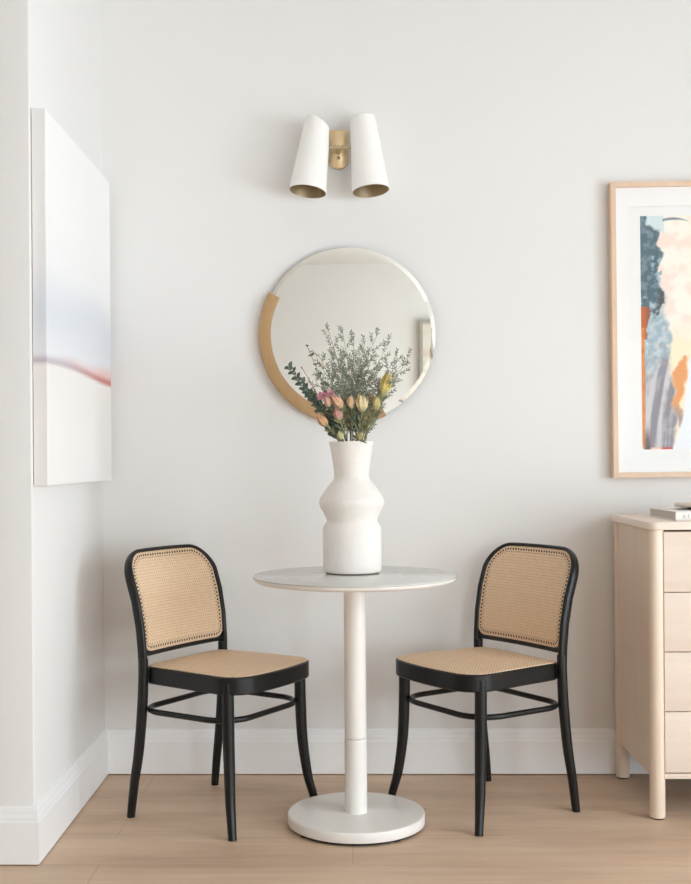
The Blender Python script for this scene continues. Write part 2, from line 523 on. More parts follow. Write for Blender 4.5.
def make_chair(loc, ang, label):
    root = empty('bentwood_chair', loc, label, 'chair', R(ang-90), 'black bentwood chairs with cane seats')
    for sx in (1, -1):
        for fr in (True, False):
            leg_mesh(sx, fr).build('leg', M['black'], root)
    # seat frame: a bent band
    so, tot = seat_poly()
    n = len(so); pts = [Vector((p.x, p.y, 0)) for p in so]
    prof = [(0,ZB+.004), (-.004,ZB), (-.026,ZB), (-.028,ZB+.004), (-.028,ZS-.006), (-.012,ZS-.0025), (-.0072,ZS-.001), (-.004,ZS-.0015), (0,ZS-.005)]
    fr = []
    for i in range(n):
        t = (pts[(i+1) % n]-pts[i-1]).normalized()
        fr.append((Vector((t.y, -t.x, 0)), Vector((0,0,1))))
    m = MB(); m.sweep(pts, fr, lambda i: prof, closed=True); m.build('seat_frame', M['black'], root)
    si, tot = seat_poly(.0055)
    m = MB(); panel(m, si, tot, lambda x, y: (x, y, ZS-.0008 + .0075*max(0, 1-(x/.21)**2)**.7*max(0, 1-((y-.03)/.21)**2)**.7), (0,.03))
    for k in m.uv2: m.uv2[k] = (m.uv2[k][0], .05); m.uv[k] = (m.uv[k][0]*.72, m.uv[k][1]*.72)        # the seat shows no row of holes
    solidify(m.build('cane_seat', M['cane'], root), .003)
    # stretcher hoop inside the legs
    ro = ring_outline()
    m = MB(); m.tube([(p.x, p.y, .3375) for p in ro], .0090, 12, closed=True); m.build('stretcher', M['black'], root)
    # back frame: stiles and top rail bent from one piece
    XO, ZT = .2075, .8245
    half = [(.2025,.455), (.203,.50), (.204,.56), (.2055,.62), (.2068,.68)]
    arc = [(XO-.088+.088*math.cos(a), ZT-.088+.088*math.sin(a)) for a in [R(9*k) for k in range(11)]]
    hp = half + arc + [(.075,ZT+.001)]
    path = hp + [(0,ZT+.0015)] + [(-x, z) for x, z in hp[::-1]]
    c2 = catmull([(x, z, 0) for x, z in path], 3)
    pts = []; frs = []
    for i, p in enumerate(c2):
        a = c2[max(i-1,0)]; b = c2[min(i+1,len(c2)-1)]
        q, nr = back_pt(p.x, p.y); qa, _ = back_pt(a.x, a.y); qb, _ = back_pt(b.x, b.y)
        t = (qb-qa).normalized()
        w = nr.cross(t).normalized()
        pts.append(q); frs.append((w, t.cross(w)))
    def sec(i):
        top = max(0, (pts[i].z-.76)/.08); top = min(1, top)
        a, b = .0098-.0034*top, .0160-.003*top
        return [(a*math.copysign(abs(math.cos(k*PI/10))**.75, math.cos(k*PI/10)), b*math.copysign(abs(math.sin(k*PI/10))**.75, math.sin(k*PI/10))) for k in range(20)]
    m = MB(); m.sweep(pts, frs, sec); m.build('back_frame', M['black'], root)
    m = MB(); pts = []; frs = []
    for k in range(17):
        x = -.197 + .394*k/16
        q, nr = back_pt(x, .5125); pts.append(q); up = Vector((0,0,1)); frs.append((nr, up))
    m.sweep(pts, frs, lambda i: [(.0105*math.cos(a), .0092*math.sin(a)) for a in [2*PI*k/14 for k in range(14)]])
    m.build('back_rail', M['black'], root)
    po = fillet([(-.1965,.519), (.1965,.519), (.2015,.8205), (-.2015,.8205)], [.034,.034,.082,.082], 12)
    po, tot = resample(po, .006)
    m = MB(); panel(m, po, tot, lambda x, z: back_pt(x, z, .0085)[0], (0,.67))
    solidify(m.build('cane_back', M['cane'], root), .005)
    return root

c1 = make_chair((-.4157,3.673,0), -31.8, 'black bentwood chair with tan cane seat, standing by the wall corner under the frameless canvas')
c2 = make_chair((.4235,3.722,0), -145.8, 'black bentwood chair with tan cane seat, between the round table and pale dresser')

c2.scale = (1, 1, .995)

# ------------------------------------------------------------------ table
tb = empty('bistro_table', (.011, 3.525, 0), 'round white pedestal bistro table with glossy top, standing between the two chairs', 'table')
m = MB()
m.lathe([(0,.741), (.10,.741), (.270,.7425), (.298,.7465), (.306,.7515), (.3085,.7560), (.3085,.7590), (.306,.7600), (0,.7600)], 96)
m.build('tabletop', M['white_metal'], tb, 50)
m = MB()
m.lathe([(0,.7603), (.3095,.7603), (.3105,.7612), (.3105,.7642), (.3095,.7650), (0,.7650)], 96)
m.build('top_surface', M['table_top'], tb, 50)
m = MB(); m.lathe([(0,.7405), (.075,.7405), (.075,.7345), (.0355,.732), (.0337,.728), (.0334,.722), (.0332,.274), (.0332,.268), (.0322,.2665), (0,.2665)], 40)
m.build('upper_pole', M['white_metal'], tb, 50)
m = MB(); m.lathe([(0,.2655), (.0334,.2655), (.0343,.2640), (.0343,.258), (.0343,.046), (.0343,.0406), (0,.0406)], 40)
m.build('lower_pole', M['white_metal'], tb, 50)
m = MB(); m.lathe([(0,.009), (.206,.009), (.2090,.0100), (.2100,.0125), (.2100,.0365), (.2088,.0394), (.206,.0405), (.200,.0405), (0,.0405)], 96)
m.build('base_plate', M['white_metal'], tb, 50)
for k in range(4):
    m = MB(); a = R(45+90*k-8); m.lathe([(0,0), (.017,0), (.018,.001), (.018,.0034), (0,.0034)], 20, (.184*math.cos(a), .184*math.sin(a)))
    m.build('foot_pad', M['rubber'], tb)
m = MB(); m.lathe([(0,.0035), (.2025,.0035), (.2035,.0089), (0,.0089)], 64); m.build('shaded_underside', M['rubber'], tb)  # black disc standing in for the shadow line under the base plate

# ------------------------------------------------------------------ vase
VX, VY, VZ = .0046, 3.585, .765
vs = empty('vase', (VX, VY, VZ), 'tall chalky white stoneware vase with a ridged middle, on the round table', 'vase')
VP = [(0,.004), (.084,.004), (.0885,.006), (.0908,.011), (.0912,.020), (.0912,.134), (.0900,.142), (.0865,.149), (.0805,.157),
      (.0783,.162), (.0795,.168), (.0880,.187), (.0975,.204), (.1010,.214), (.1017,.222), (.0998,.231), (.0930,.243), (.0800,.262), (.0655,.280), (.0570,.290), (.0545,.297),
      (.0540,.306), (.0565,.332), (.0610,.362), (.0665,.393), (.0690,.405), (.0692,.408), (.0682,.4095), (.0655,.4090), (.0630,.404),
      (.0530,.345), (.0480,.305), (.0500,.293), (.0730,.262), (.0910,.225), (.0890,.205), (.0710,.165), (.0740,.148), (.0840,.130), (.0840,.014), (0,.014)]
m = MB(); m.lathe(VP, 64); m.build('body', M['ceramic'], vs, 40)
m = MB(); m.lathe([(0,0), (.080,0), (.083,.0015), (.083,.005), (0,.005)], 48); m.build('foot_shadow_ring', M['foot_shade'], vs)

# ------------------------------------------------------------------ bouquet (each stem a thing, standing inside the vase)
def leaf(mb, p, d, up, ln, w, bend=.15, fold=.25, mi=0):
    """a folded, bent blade from p along d"""
    d = d.normalized()
    s = d.cross(up)
    if s.length < 1e-3: s = d.orthogonal()
    s.normalize(); n = s.cross(d).normalized()
    rows = [(0,.12), (.25,.8), (.5,1), (.78,.66), (1,.02)]
    vv = []
    for t, ww in rows:
        c = p + d*(ln*t) + n*(ln*bend*t*t*-1)
        vv += [c - s*(w*.5*ww) + n*(fold*w*.5*ww), c, c + s*(w*.5*ww) + n*(fold*w*.5*ww)]
    fs = []
    for i in range(len(rows)-1):
        for k in (0, 1):
            fs.append((i*3+k, i*3+k+1, i*3+k+4, i*3+k+3))
    mb.add(vv, fs, mi)

def stem_path(dx, dy, h, curve=0, seed=0):
    """from the vase floor through neck and rim to the tip (tip relative to the vase axis, h above the rim)"""
    rg = random.Random(seed)
    d = Vector((dx, dy, 0)); ln = max(d.length, 1e-4); u = d/ln
    f = min(1, ln/.09)*rg.uniform(.7, 1)
    side = Vector((-u.y, u.x, 0))*rg.uniform(-.012,.012)
    rim = u*.050*f + side; neck = u*.034*f + side*.6; bot = -u*.03*f + side
    z0, zn, zr = .0155, .300, .408
    mid = rim.lerp(d, .48); mid -= u*(curve*h)
    return [bot + Vector((0,0,z0)), bot.lerp(neck,.5) + Vector((0,0,.16)), neck + Vector((0,0,zn)), rim + Vector((0,0,zr)), Vector((mid.x, mid.y, zr+h*.52)), Vector((d.x, d.y, zr+h))]

def plant(name, label, cat, group, P, r0, r1, stem_mat):
    base = P[0].copy()
    root = empty(name, Vector((VX, VY, VZ)) + base, label, cat, 0, group)
    Q = [p-base for p in P]
    c = catmull(Q, 7); n = len(c)
    m = MB(); m.tube(c, [r0 + (r1-r0)*i/(n-1) for i in range(n)], 6)
    m.build('stem', stem_mat, root)
    return root, c

def at_len(c, t):
    i = t*(len(c)-1); k = min(int(i), len(c)-2)
    return c[k].lerp(c[k+1], i-k), (c[k+1]-c[k]).normalized()

# fine sage sprigs
FINE = [(-.070,.352),(-.026,.350),(.011,.325),(-.104,.285),(-.055,.300),(.045,.318),(.086,.342),(.118,.305),(.182,.264),(.166,.236),(.130,.192),
        (.146,.280),(-.112,.196),(-.092,.236),(-.011,.265),(.026,.250),(.072,.235),(-.036,.215),(.0,.215),(-.066,.195),(.088,.195),(-.045,.26),(.058,.275)]
for i, (dx, h) in enumerate(FINE):
    rg = random.Random(100+i)
    dy = rg.uniform(-.07,.07)
    P = stem_path(dx, dy, h, rg.uniform(.04,.14), i)
    root, c = plant('eucalyptus_sprig', 'fine sage-green sprig with small narrow leaves, in the airy top of the vase bouquet', 'sprig', 'fine sage sprigs in the vase', P, .0016, .0006, M['stem'])
    m = MB(); br = MB()
    n_ax = len(c)-1
    s0 = .625
    nb = int(8 + h*17)
    for k in range(nb):
        t = s0 + (1-s0)*(k+.5)/nb
        p, d = at_len(c, t)
        az = k*2.4 + rg.uniform(-.4,.4)
        o = d.orthogonal().normalized(); o = Matrix.Rotation(az, 3, d) @ o
        bl = rg.uniform(.036,.080)*(1.15-.65*(t-s0)/(1-s0))
        bd = (d*.75 + o*.9).normalized()
        q = [p, p + bd*bl*.5 + Vector((0,0,.002)), p + bd*bl + Vector((0,0,.006)) - o*.004]
        qq = catmull(q, 3)
        br.tube(qq, .00055, 4)
        nl = 6
        for j in range(nl):
            tt = (j+1)/nl
            lp, ld = at_len(qq, min(.999, tt))
            for sg in (1, -1):
                oo = Matrix.Rotation(j*1.9 + (0 if sg > 0 else PI) + rg.uniform(-.3,.3), 3, ld) @ ld.orthogonal().normalized()
                leaf(m, lp, ld*.75 + oo*.8, Vector((rg.uniform(-1,1), -1, rg.uniform(-.2,1))), rg.uniform(.0080,.0135), rg.uniform(.0026,.0042), .25)
    m.build('foliage', M['sage'] if i % 2 else M['sage2'], root)
    br.build('branchlets', M['stem'], root)

# broad-leaved eucalyptus
def broad(dx, dy, h, label, ln, w, t0, mat, n=12, cat='eucalyptus branch', name='eucalyptus_branch', curve=.02, seed=1, group=None):
    P = stem_path(dx, dy, h, curve, seed)
    root, c = plant(name, label, cat, group, P, .0018, .0009, M['stem'])
    rg = random.Random(seed); m = MB()
    if h < .13: t0 = max(t0, .70)
    for k in range(n):
        t = t0 + (1-t0)*k/(n-1)
        p, d = at_len(c, min(.999, t))
        o = Matrix.Rotation(k*PI/2 + .4 + rg.uniform(-.3,.3), 3, d) @ d.orthogonal().normalized()
        sc = 1.1-.45*k/n
        for sg in (1, -1):
            leaf(m, p, d*.55 + o*sg, Vector((rg.uniform(-.6,.6), -1, .5)), ln*sc*rg.uniform(.9,1.1), w*sc, .1)
    m.build('foliage', mat, root)
    return root
broad(-.191, -.035, .232, 'long dark eucalyptus branch with paired oval leaves, reaching lowest and farthest towards the canvas', .030, .0190, .625, M['dark_leaf'], 26, seed=3)
broad(-.136, .02, .302, 'grey eucalyptus branch with spaced round leaf pairs, above the long dark branch', .016, .0125, .66, M['dark_leaf'], 9, seed=4)
broad(-.112, -.045, .150, 'short dark-leaved branch under the mauve flower', .024, .016, .625, M['dark_leaf'], 9, seed=5)
broad(-.060, -.055, .105, 'short bushy dark-leaved sprig low over the vase rim between orange and coral buds', .022, .014, .625, M['dark_leaf'], 10, seed=6)
broad(.012, -.050, .110, 'short green-leaved sprig rising from the middle of the vase mouth', .022, .013, .625, M['dark_leaf'], 9, seed=8)
broad(-.080, -.02, .06, 'small olive-leaved sprig hugging the vase rim below the orange bud', .020, .009, .625, M['olive'], 7, seed=9)
broad(.030, .02, .150, 'olive-leaved sprig behind the cream bud', .022, .008, .625, M['olive'], 8, seed=12)

broad(-.052, -.03, .085, 'olive sprig between the coral bud and the tiny yellow-green bud', .024, .007, .63, M['olive'], 9, seed=14)
broad(.048, -.04, .090, 'olive sprig under the cream bud near the vase rim', .024, .007, .63, M['olive'], 9, seed=15)
broad(-.005, .01, .120, 'olive sprig behind the apricot bud', .026, .008, .63, M['olive'], 10, seed=16)

# bare twig
root, c = plant('bare_twig', 'thin reddish bare twig between dark branch and sage sprigs', 'twig', None, stem_path(-.154, -.01, .236, .01, 21), .0016, .0009, M['twig'])
m = MB()
for k in range(7):
    p, d = at_len(c, .62 + .38*k/6.2)
    o = Matrix.Rotation(k*2.5, 3, d) @ d.orthogonal().normalized()
    m = MB(); m.tube([p, p + (d+o*.4)*.0035, p + (d+o*.4)*.007], [.0012,.0021,.0003], 6)
    m.build('bud', M['twig'], root)

def soft(c):
    g = sum(c)/3
    return lin(*[min(240, g + (x-g)*.72 + 8) for x in c])

# closed flowers with pointed bracts
def flower(name, dx, dy, h, ln, w, ca, cb, label, seed, tilt=(0,0), opening=.0, leaves=6):
    P = stem_path(dx, dy, h-ln*.8, .0, seed)
    root, c = plant(name, label, 'flower', None, P, .0022, .0018, M['stem'])
    rg = random.Random(seed)
    t = NT('petal_%s' % seed)
    nz = t.noise(t.obj(), 95, 3, .7)
    gz = t.n('ShaderNodeTexCoord'); sp = t.n('ShaderNodeSeparateXYZ'); t.l(gz.outputs['Generated'], sp.inputs[0])
    f = t.math('ADD', t.math('MULTIPLY', sp.outputs[2], .9), t.math('MULTIPLY_ADD', nz, .9, -.45))
    mt = t.set(t.ramp(f, [(.05, soft((158,156,100))), (.28, soft(mixc(ca, cb, .35))), (.62, soft(ca)), (.95, soft(cb))]), .6, 0, .3)
    p, d = at_len(c, .999)
    d = (d*.45 + Vector((tilt[0], 0, .6+tilt[1]))).normalized(); w *= 1.12; ln *= .98; tilt = (tilt[0]-.12, tilt[1])
    d = (d + Vector((tilt[0], 0, 0))).normalized()
    o0 = d.orthogonal().normalized()
    m = MB()
    for ring, (cnt, k, rw) in enumerate(((5, 1.0, .62), (6, .93, .86), (7, .74, 1.05))):
        for j in range(cnt):
            a = 2*PI*(j + .5*ring)/cnt + rg.uniform(-.12,.12)
            o = Matrix.Rotation(a, 3, d) @ o0
            s = d.cross(o)
            hh = ln*k*rg.uniform(.84,1.08)
            pw = w*1.15
            vv = []
            for tt in (0, .18, .4, .62, .82, 1):
                rr = w*.5*rw*math.sin(PI*min(1, .10+tt*.66))**.8*(1-.22*tt) + (opening*.6+.07*ring*rg.uniform(.3,1.6))*tt*tt*w*rw
                ww = pw*.5*math.sin(PI*min(.985, .22+.77*tt))*(.50 if ring == 0 else .56)
                ctr = p + d*(hh*tt) + o*rr
                for q in (-1, 0, 1):
                    vv.append(ctr + s*ww*q*.8 - o*(abs(q)*ww*.45))
            m.add(vv, [(i*3+q, i*3+q+1, i*3+q+4, i*3+q+3) for i in range(5) for q in (0,1)])
    m.build('petals', mt, root)
    m = MB()
    for k in range(leaves):
        tt = (.72 if leaves > 3 else .93) + (.26 if leaves > 3 else .06)*k/max(1,leaves)
        q, dd = at_len(c, tt)
        o = Matrix.Rotation(k*2.3+seed, 3, dd) @ dd.orthogonal().normalized()
        leaf(m, q, dd*.9 + o*.6, Vector((0,-1,.4)), rg.uniform(.022,.034), rg.uniform(.0050,.0075), .1)
    m.build('foliage', M['olive'], root)
    return root
PE, PK, OR, YE, CR, GR = (226,172,138), (214,150,140), (222,160,110), (226,198,104), (232,208,150), (150,152,96)
flower('protea_bud', -.066, -.045, .142, .046, .024, PE, (196,120,110), 'small peach bud touching the mauve flower', 31)
flower('protea_bud', -.030, -.050, .146, .052, .030, (224,164,118), (204,130,112), 'largest peach-orange bud, at the centre of the row above the vase', 32, (-.25,0))
flower('protea_bud', .002, -.045, .136, .042, .024, (230,190,140), (206,160,104), 'pale apricot bud between the large peach bud and the cream bud', 33)
flower('protea_bud', .034, -.050, .137, .056, .032, CR, (196,178,96), 'plump cream-yellow bud beside the apricot bud', 34, opening=.12)
flower('protea_bud', -.036, -.062, .098, .040, .025, (212,140,122), (176,108,92), 'coral-pink bud tucked below the row of peach buds', 35)
flower('protea_bud', -.076, -.050, .088, .050, .026, (224,158,104), (190,128,86), 'orange bud leaning out low over the vase rim', 36, (-.1,0))
flower('protea_bud', -.031, -.064, .033, .032, .018, (216,206,140), (150,150,90), 'tiny pale yellow-green bud just above the vase rim below the coral bud', 37, leaves=3)
flower('protea_bud', .097, -.030, .206, .080, .030, (222,190,84), (190,176,84), 'tall yellow bud standing highest at the dresser side of the bouquet', 38, (.12,0), .10)
flower('protea_bud', .077, -.045, .132, .042, .022, (214,196,110), (150,150,84), 'small yellow-green bud low on the stems below the tall yellow bud', 39)
flower('protea_bud', .066, -.020, .150, .038, .020, (206,160,116), (160,124,84), 'narrow brownish-peach bud between the cream bud and the tall yellow bud', 40)
flower('protea_bud', .024, -.064, .030, .030, .017, (196,186,104), (130,132,72), 'tiny olive-yellow bud just above the vase rim under the cream bud', 41, leaves=3)

root, c = plant('mauve_flower', 'fluffy mauve-pink flower head beside the dark eucalyptus branch', 'flower', None, stem_path(-.079, -.05, .142, .0, 51), .002, .0016, M['stem'])
m = MB(); p, d = at_len(c, .999)
for ctr, rad in ((p + Vector((-.012,0,0)), .017), (p + Vector((.014,-.004,.005)), .016)):
    for k in range(70):
        z = 1-2*(k+.5)/70; a = k*2.39996
        o = Vector((math.sqrt(1-z*z)*math.cos(a), math.sqrt(1-z*z)*math.sin(a), z))
        leaf(m, ctr + o*rad*.2, o + Vector((rnd.uniform(-.4,.4), rnd.uniform(-.4,.4), rnd.uniform(-.2,.6))), Vector((.3,-1,.5)), rad*rnd.uniform(.5,.95), .0045, .1)
m.build('petals', M['pink'], root)

# ------------------------------------------------------------------ round mirror with half frame of oak
MR, MZ, MX = .3085, 1.561, -.003
mi_ = empty('round_mirror', (MX, W, MZ), 'round wall mirror with a golden oak arc along its lower edge, above the table', 'mirror')
def disc_on_wall(prof, n=96):
    """lathe about the wall normal: prof of (radius, distance out from wall)"""
    m = MB(); m.lathe(prof, n)
    m.v = [(x, -z, y) for x, y, z in m.v]
    return m
disc_on_wall([(0,.002), (MR-.02,.002), (MR-.02,.015), (0,.015)]).build('backing', M['rubber'], mi_)
disc_on_wall([(0,.0152), (MR-.001,.0152), (MR,.0162), (MR,.0192), (MR-.0145,.0202), (0,.0202)]).build('glass', M['mirror'], mi_, 3)
m = MB(); a0, a1 = R(151.5), R(294.5); n = 72
ro, ri = MR+.0095, MR-.0345
sec = [(ro-.004,.001), (ro-.001,.003), (ro,.007), (ro,.026), (ro-.002,.029), (ro-.006,.030), (ri+.005,.030), (ri+.001,.0285), (ri,.026), (ri,.0206), (MR+.0008,.0206), (MR+.0008,.001)]
pts = []; frs = []
for k in range(n+1):
    a = a0 + (a1-a0)*k/n
    pts.append(Vector((0,0,0))); frs.append((Vector((math.cos(a), 0, math.sin(a))), Vector((0,-1,0))))
m.sweep(pts, frs, lambda i: sec); m.build('oak_arc', M['oak'], mi_, 40)

# ------------------------------------------------------------------ double wall sconce
sc = empty('wall_sconce', (-.0335, W, 2.220), 'brass wall lamp with two white cone shades, mounted above the round mirror', 'wall lamp')
po = fillet([(-.0375,-.069), (.0375,-.069), (.0375,.069), (-.0375,.069)], [.033,.033,.012,.012], 10)
m = MB()
nn = len(po)
rows = [(1,.0005), (1,.008), (.985,.0105), (.95,.0115)]
vv = []
for k, d in rows: vv += [(p.x*k, -d, p.y*(k if k == 1 else 1-(1-k)*.55)) for p in po]
fs = [(r*nn+i, r*nn+(i+1) % nn, (r+1)*nn+(i+1) % nn, (r+1)*nn+i) for r in range(3) for i in range(nn)]
fs += [tuple(range(nn)), tuple(range(3*nn, 4*nn))]
m.add(vv, fs); bp = m.build('backplate', M['brass'], sc, 40)
m = MB(); m.lathe([(0,.0112), (.0062,.0112), (.0062,.014), (.004,.0160), (0,.0160)], 16); m.v = [(x, -z, y-.031) for x, y, z in m.v]
m.build('screw', M['brass_in'], bp)
m = MB(); m.tube([(0,-.010,-.012), (0,-.075,-.012)], .0075, 16); m.tube([(-.040,-.075,-.012), (.045,-.075,-.012)], .0065, 16)
for x in (-.026,-.013,.0,.013,.026): m.tube([(x-.003,-.075,-.012), (x+.003,-.075,-.012)], .0095, 16)
m.build('arm', M['brass_in'], sc)
def shade(top, bot, yt, ybm, cut):
    """tapered cone between two centres (x, z from the lamp's origin), open below, closed above by a slanting cap"""
    A = Vector((top[0], yt, top[1])); B = Vector((bot[0], ybm, bot[1]))
    ax = (B-A); ln = ax.length; ax.normalize()
    u = Vector((1,0,0)); u = (u - ax*u.dot(ax)).normalized(); w = ax.cross(u)
    rt, rb, th, n = .0430, .0650, .0022, 56
    m = MB(); li = MB()
    def ring(t, r, slant=0):
        out = []
        for k in range(n):
            a = 2*PI*k/n
            sl = slant*(math.cos(a-cut[1])+1)*.5
            tt = t*ln + sl
            out.append(A + ax*tt + (u*math.cos(a) + w*math.sin(a))*r)
        return out
    R0 = lambda t: rt + (rb-rt)*t
    rows = [ring(-.012, .010, cut[0]), ring(-.010, rt*.62, cut[0]), ring(-.003, rt*.90, cut[0]), ring(.012, R0(.0), cut[0]), ring(.035, R0(.03), cut[0]*.95)]
    for t in (.35,.55,.75,.9,1): rows.append(ring(t, R0(t)))
    rows += [ring(1, rb-th)]
    vv = [p for r in rows for p in r]
    fs = [(r*n+k, r*n+(k+1) % n, (r+1)*n+(k+1) % n, (r+1)*n+k) for r in range(len(rows)-1) for k in range(n)]
    fs.append(tuple(range(n)))
    m.add(vv, fs)
    o = m.build('shade', M['shade'], sc, 40)
    rows = [ring(1, rb-th-.0001), ring(.8, R0(.8)-th), ring(.5, R0(.5)-th), ring(.32, R0(.32)-th), ring(.315, .004)]
    vv = [p for r in rows for p in r]
    fs = [(r*n+k, r*n+(k+1) % n, (r+1)*n+(k+1) % n, (r+1)*n+k) for r in range(len(rows)-1) for k in range(n)]
    fs.append(tuple(range(n*4, n*5)))
    li.add(vv, fs); li.build('liner', M['brass_in'], o)
shade((-.069,.093), (-.106,-.174), -.083, -.118, (.032, 0))
shade((.085,.101), (.112,-.175), -.083, -.118, (.012, PI/2))

# ------------------------------------------------------------------ canvas on the left wall
CY0, CY1, CZ0, CZ1, CD = 3.187, 4.052, 1.052, 2.105, .040
cv = empty('canvas_picture', (-L, (CY0+CY1)/2, CZ0), 'large frameless white and pale blue canvas with a red horizon streak, on the side wall', 'painting')
def canvas_col(y, z):
    s = (y-CY0)/(CY1-CY0)
    t = (z-CZ0)/(CZ1-CZ0)
    n1 = noise.noise(Vector((y*3, z*5, 1.3)))*.03
    hz = .337 + .006*math.sin(s*5)
    c = mixc((231,233,237), (242,242,241), (t-hz-.05+n1)/.40)
    c = mixc((219,223,230), c, abs(t-hz-.13+n1)/.15)
    d = t-hz
    if d < .075: c = mixc(mixc((222,216,222), (236,200,198), s*1.1), c, (d+n1*.5)/(.012+.045*s))
    if d < .012: c = mixc(mixc((186,178,186), (200,122,114), s*1.2-.15), c, (d+.012)/.026 if d > -.012 else 0)
    if d < -.004 - .006*s: c = mixc(c, (239,236,233), (-d-.004-.006*s)/.014)
    if d < -.05: c = mixc(c, (241,239,237), (-d-.05)/.2)
    return lin(*c)
def paint_grid(mb, us, vs_, pos, colf):
    b = len(mb.v); nu = len(us)
    for v in vs_:
        for u in us:
            mb.col[len(mb.v)] = colf(u, v); mb.v.append(tuple(pos(u, v)))
    for j in range(len(vs_)-1):
        for i in range(nu-1):
            mb.f.append((b+j*nu+i, b+j*nu+i+1, b+(j+1)*nu+i+1, b+(j+1)*nu+i)); mb.mi.append(0)
def lsp(a, b, n): return [a + (b-a)*i/n for i in range(n+1)]
ym = (CY0+CY1)/2
m = MB()
ys_, zs_ = lsp(CY0, CY1, 70), lsp(CZ0, CZ1, 130)
paint_grid(m, ys_, zs_, lambda y, z: (CD, y-ym, z-CZ0), canvas_col)
for yy in (CY0, CY1):
    paint_grid(m, [.003, CD], zs_, lambda x, z: (x, yy-ym, z-CZ0), lambda x, z: canvas_col(yy, z))
for zz in (CZ0, CZ1):
    paint_grid(m, [.003, CD], ys_, lambda x, y: (x, y-ym, zz-CZ0), lambda x, y: canvas_col(y, zz))
m.build('canvas', M['paint'], cv, 0)
m = MB()
for a, b, c, d in ((CY0+.004, CY0+.04, CZ0+.004, CZ1-.004), (CY1-.04, CY1-.004, CZ0+.004, CZ1-.004), (CY0+.04, CY1-.04, CZ0+.004, CZ0+.04), (CY0+.04, CY1-.04, CZ1-.04, CZ1-.004)):
    m.box((.0005, a-ym, c-CZ0), (.03, b-ym, d-CZ0))
m.build('stretcher_frame', M['birch_z'], cv, 0)

# ------------------------------------------------------------------ framed print
FX0, FX1, FZ0, FZ1, FD, FW = .9225, 1.70, 1.047, 2.084, .040, .0185
fp = empty('framed_picture', (FX0, W-.0015, FZ0), 'tall abstract print in a pale maple frame, hung over the dresser', 'picture')
fp.rotation_euler = (0, R(-.22), 0)
w_, h_ = FX1-FX0, FZ1-FZ0
def bar(name, P):
    """frame bar as a prism with mitred ends: P = four corners in (x, z)"""
    m = MB(); bm = bmesh.new()
    f = [bm.verts.new((x, -FD, z)) for x, z in P]; k = [bm.verts.new((x, 0, z)) for x, z in P]
    bm.faces.new(f); bm.faces.new(k[::-1])
    for i in range(4): bm.faces.new((f[i], k[i], k[(i+1) % 4], f[(i+1) % 4]))
    bmesh.ops.bevel(bm, geom=[e for e in bm.edges if all(abs(v.co.y+FD) < 1e-6 for v in e.verts)], offset=.0016, segments=2, affect='EDGES')
    bm.verts.index_update()
    m.add([v.co[:] for v in bm.verts], [[v.index for v in q.verts] for q in bm.faces]); bm.free()
    return m.build(name, M['maple'], fp, 30)
a, b = FW, FW
bar('frame_bar', [(0,0), (a,b), (a,h_-b), (0,h_)])
bar('frame_bar', [(w_,0), (w_,h_), (w_-a,h_-b), (w_-a,b)])
bar('frame_bar', [(0,0), (w_,0), (w_-a,b), (a,b)])
bar('frame_bar', [(0,h_), (a,h_-b), (w_-a,h_-b), (w_,h_)])
mx0, mx1, mz0, mz1 = .0635, w_-.0635, .058, h_-.085
m = MB()
for q in (((a,b),(mx0,h_-b)), ((mx1,b),(w_-a,h_-b)), ((mx0,b),(mx1,mz0)), ((mx0,mz1),(mx1,h_-b))):
    m.box((q[0][0], -.0265, q[0][1]), (q[1][0], -.0235, q[1][1]))
m.build('mat_board', M['mat'], fp, 0)
m = MB(); m.box((a,-.020,b), (w_-a,-.004,h_-b)); m.build('paper', M['paper'], fp, 0)
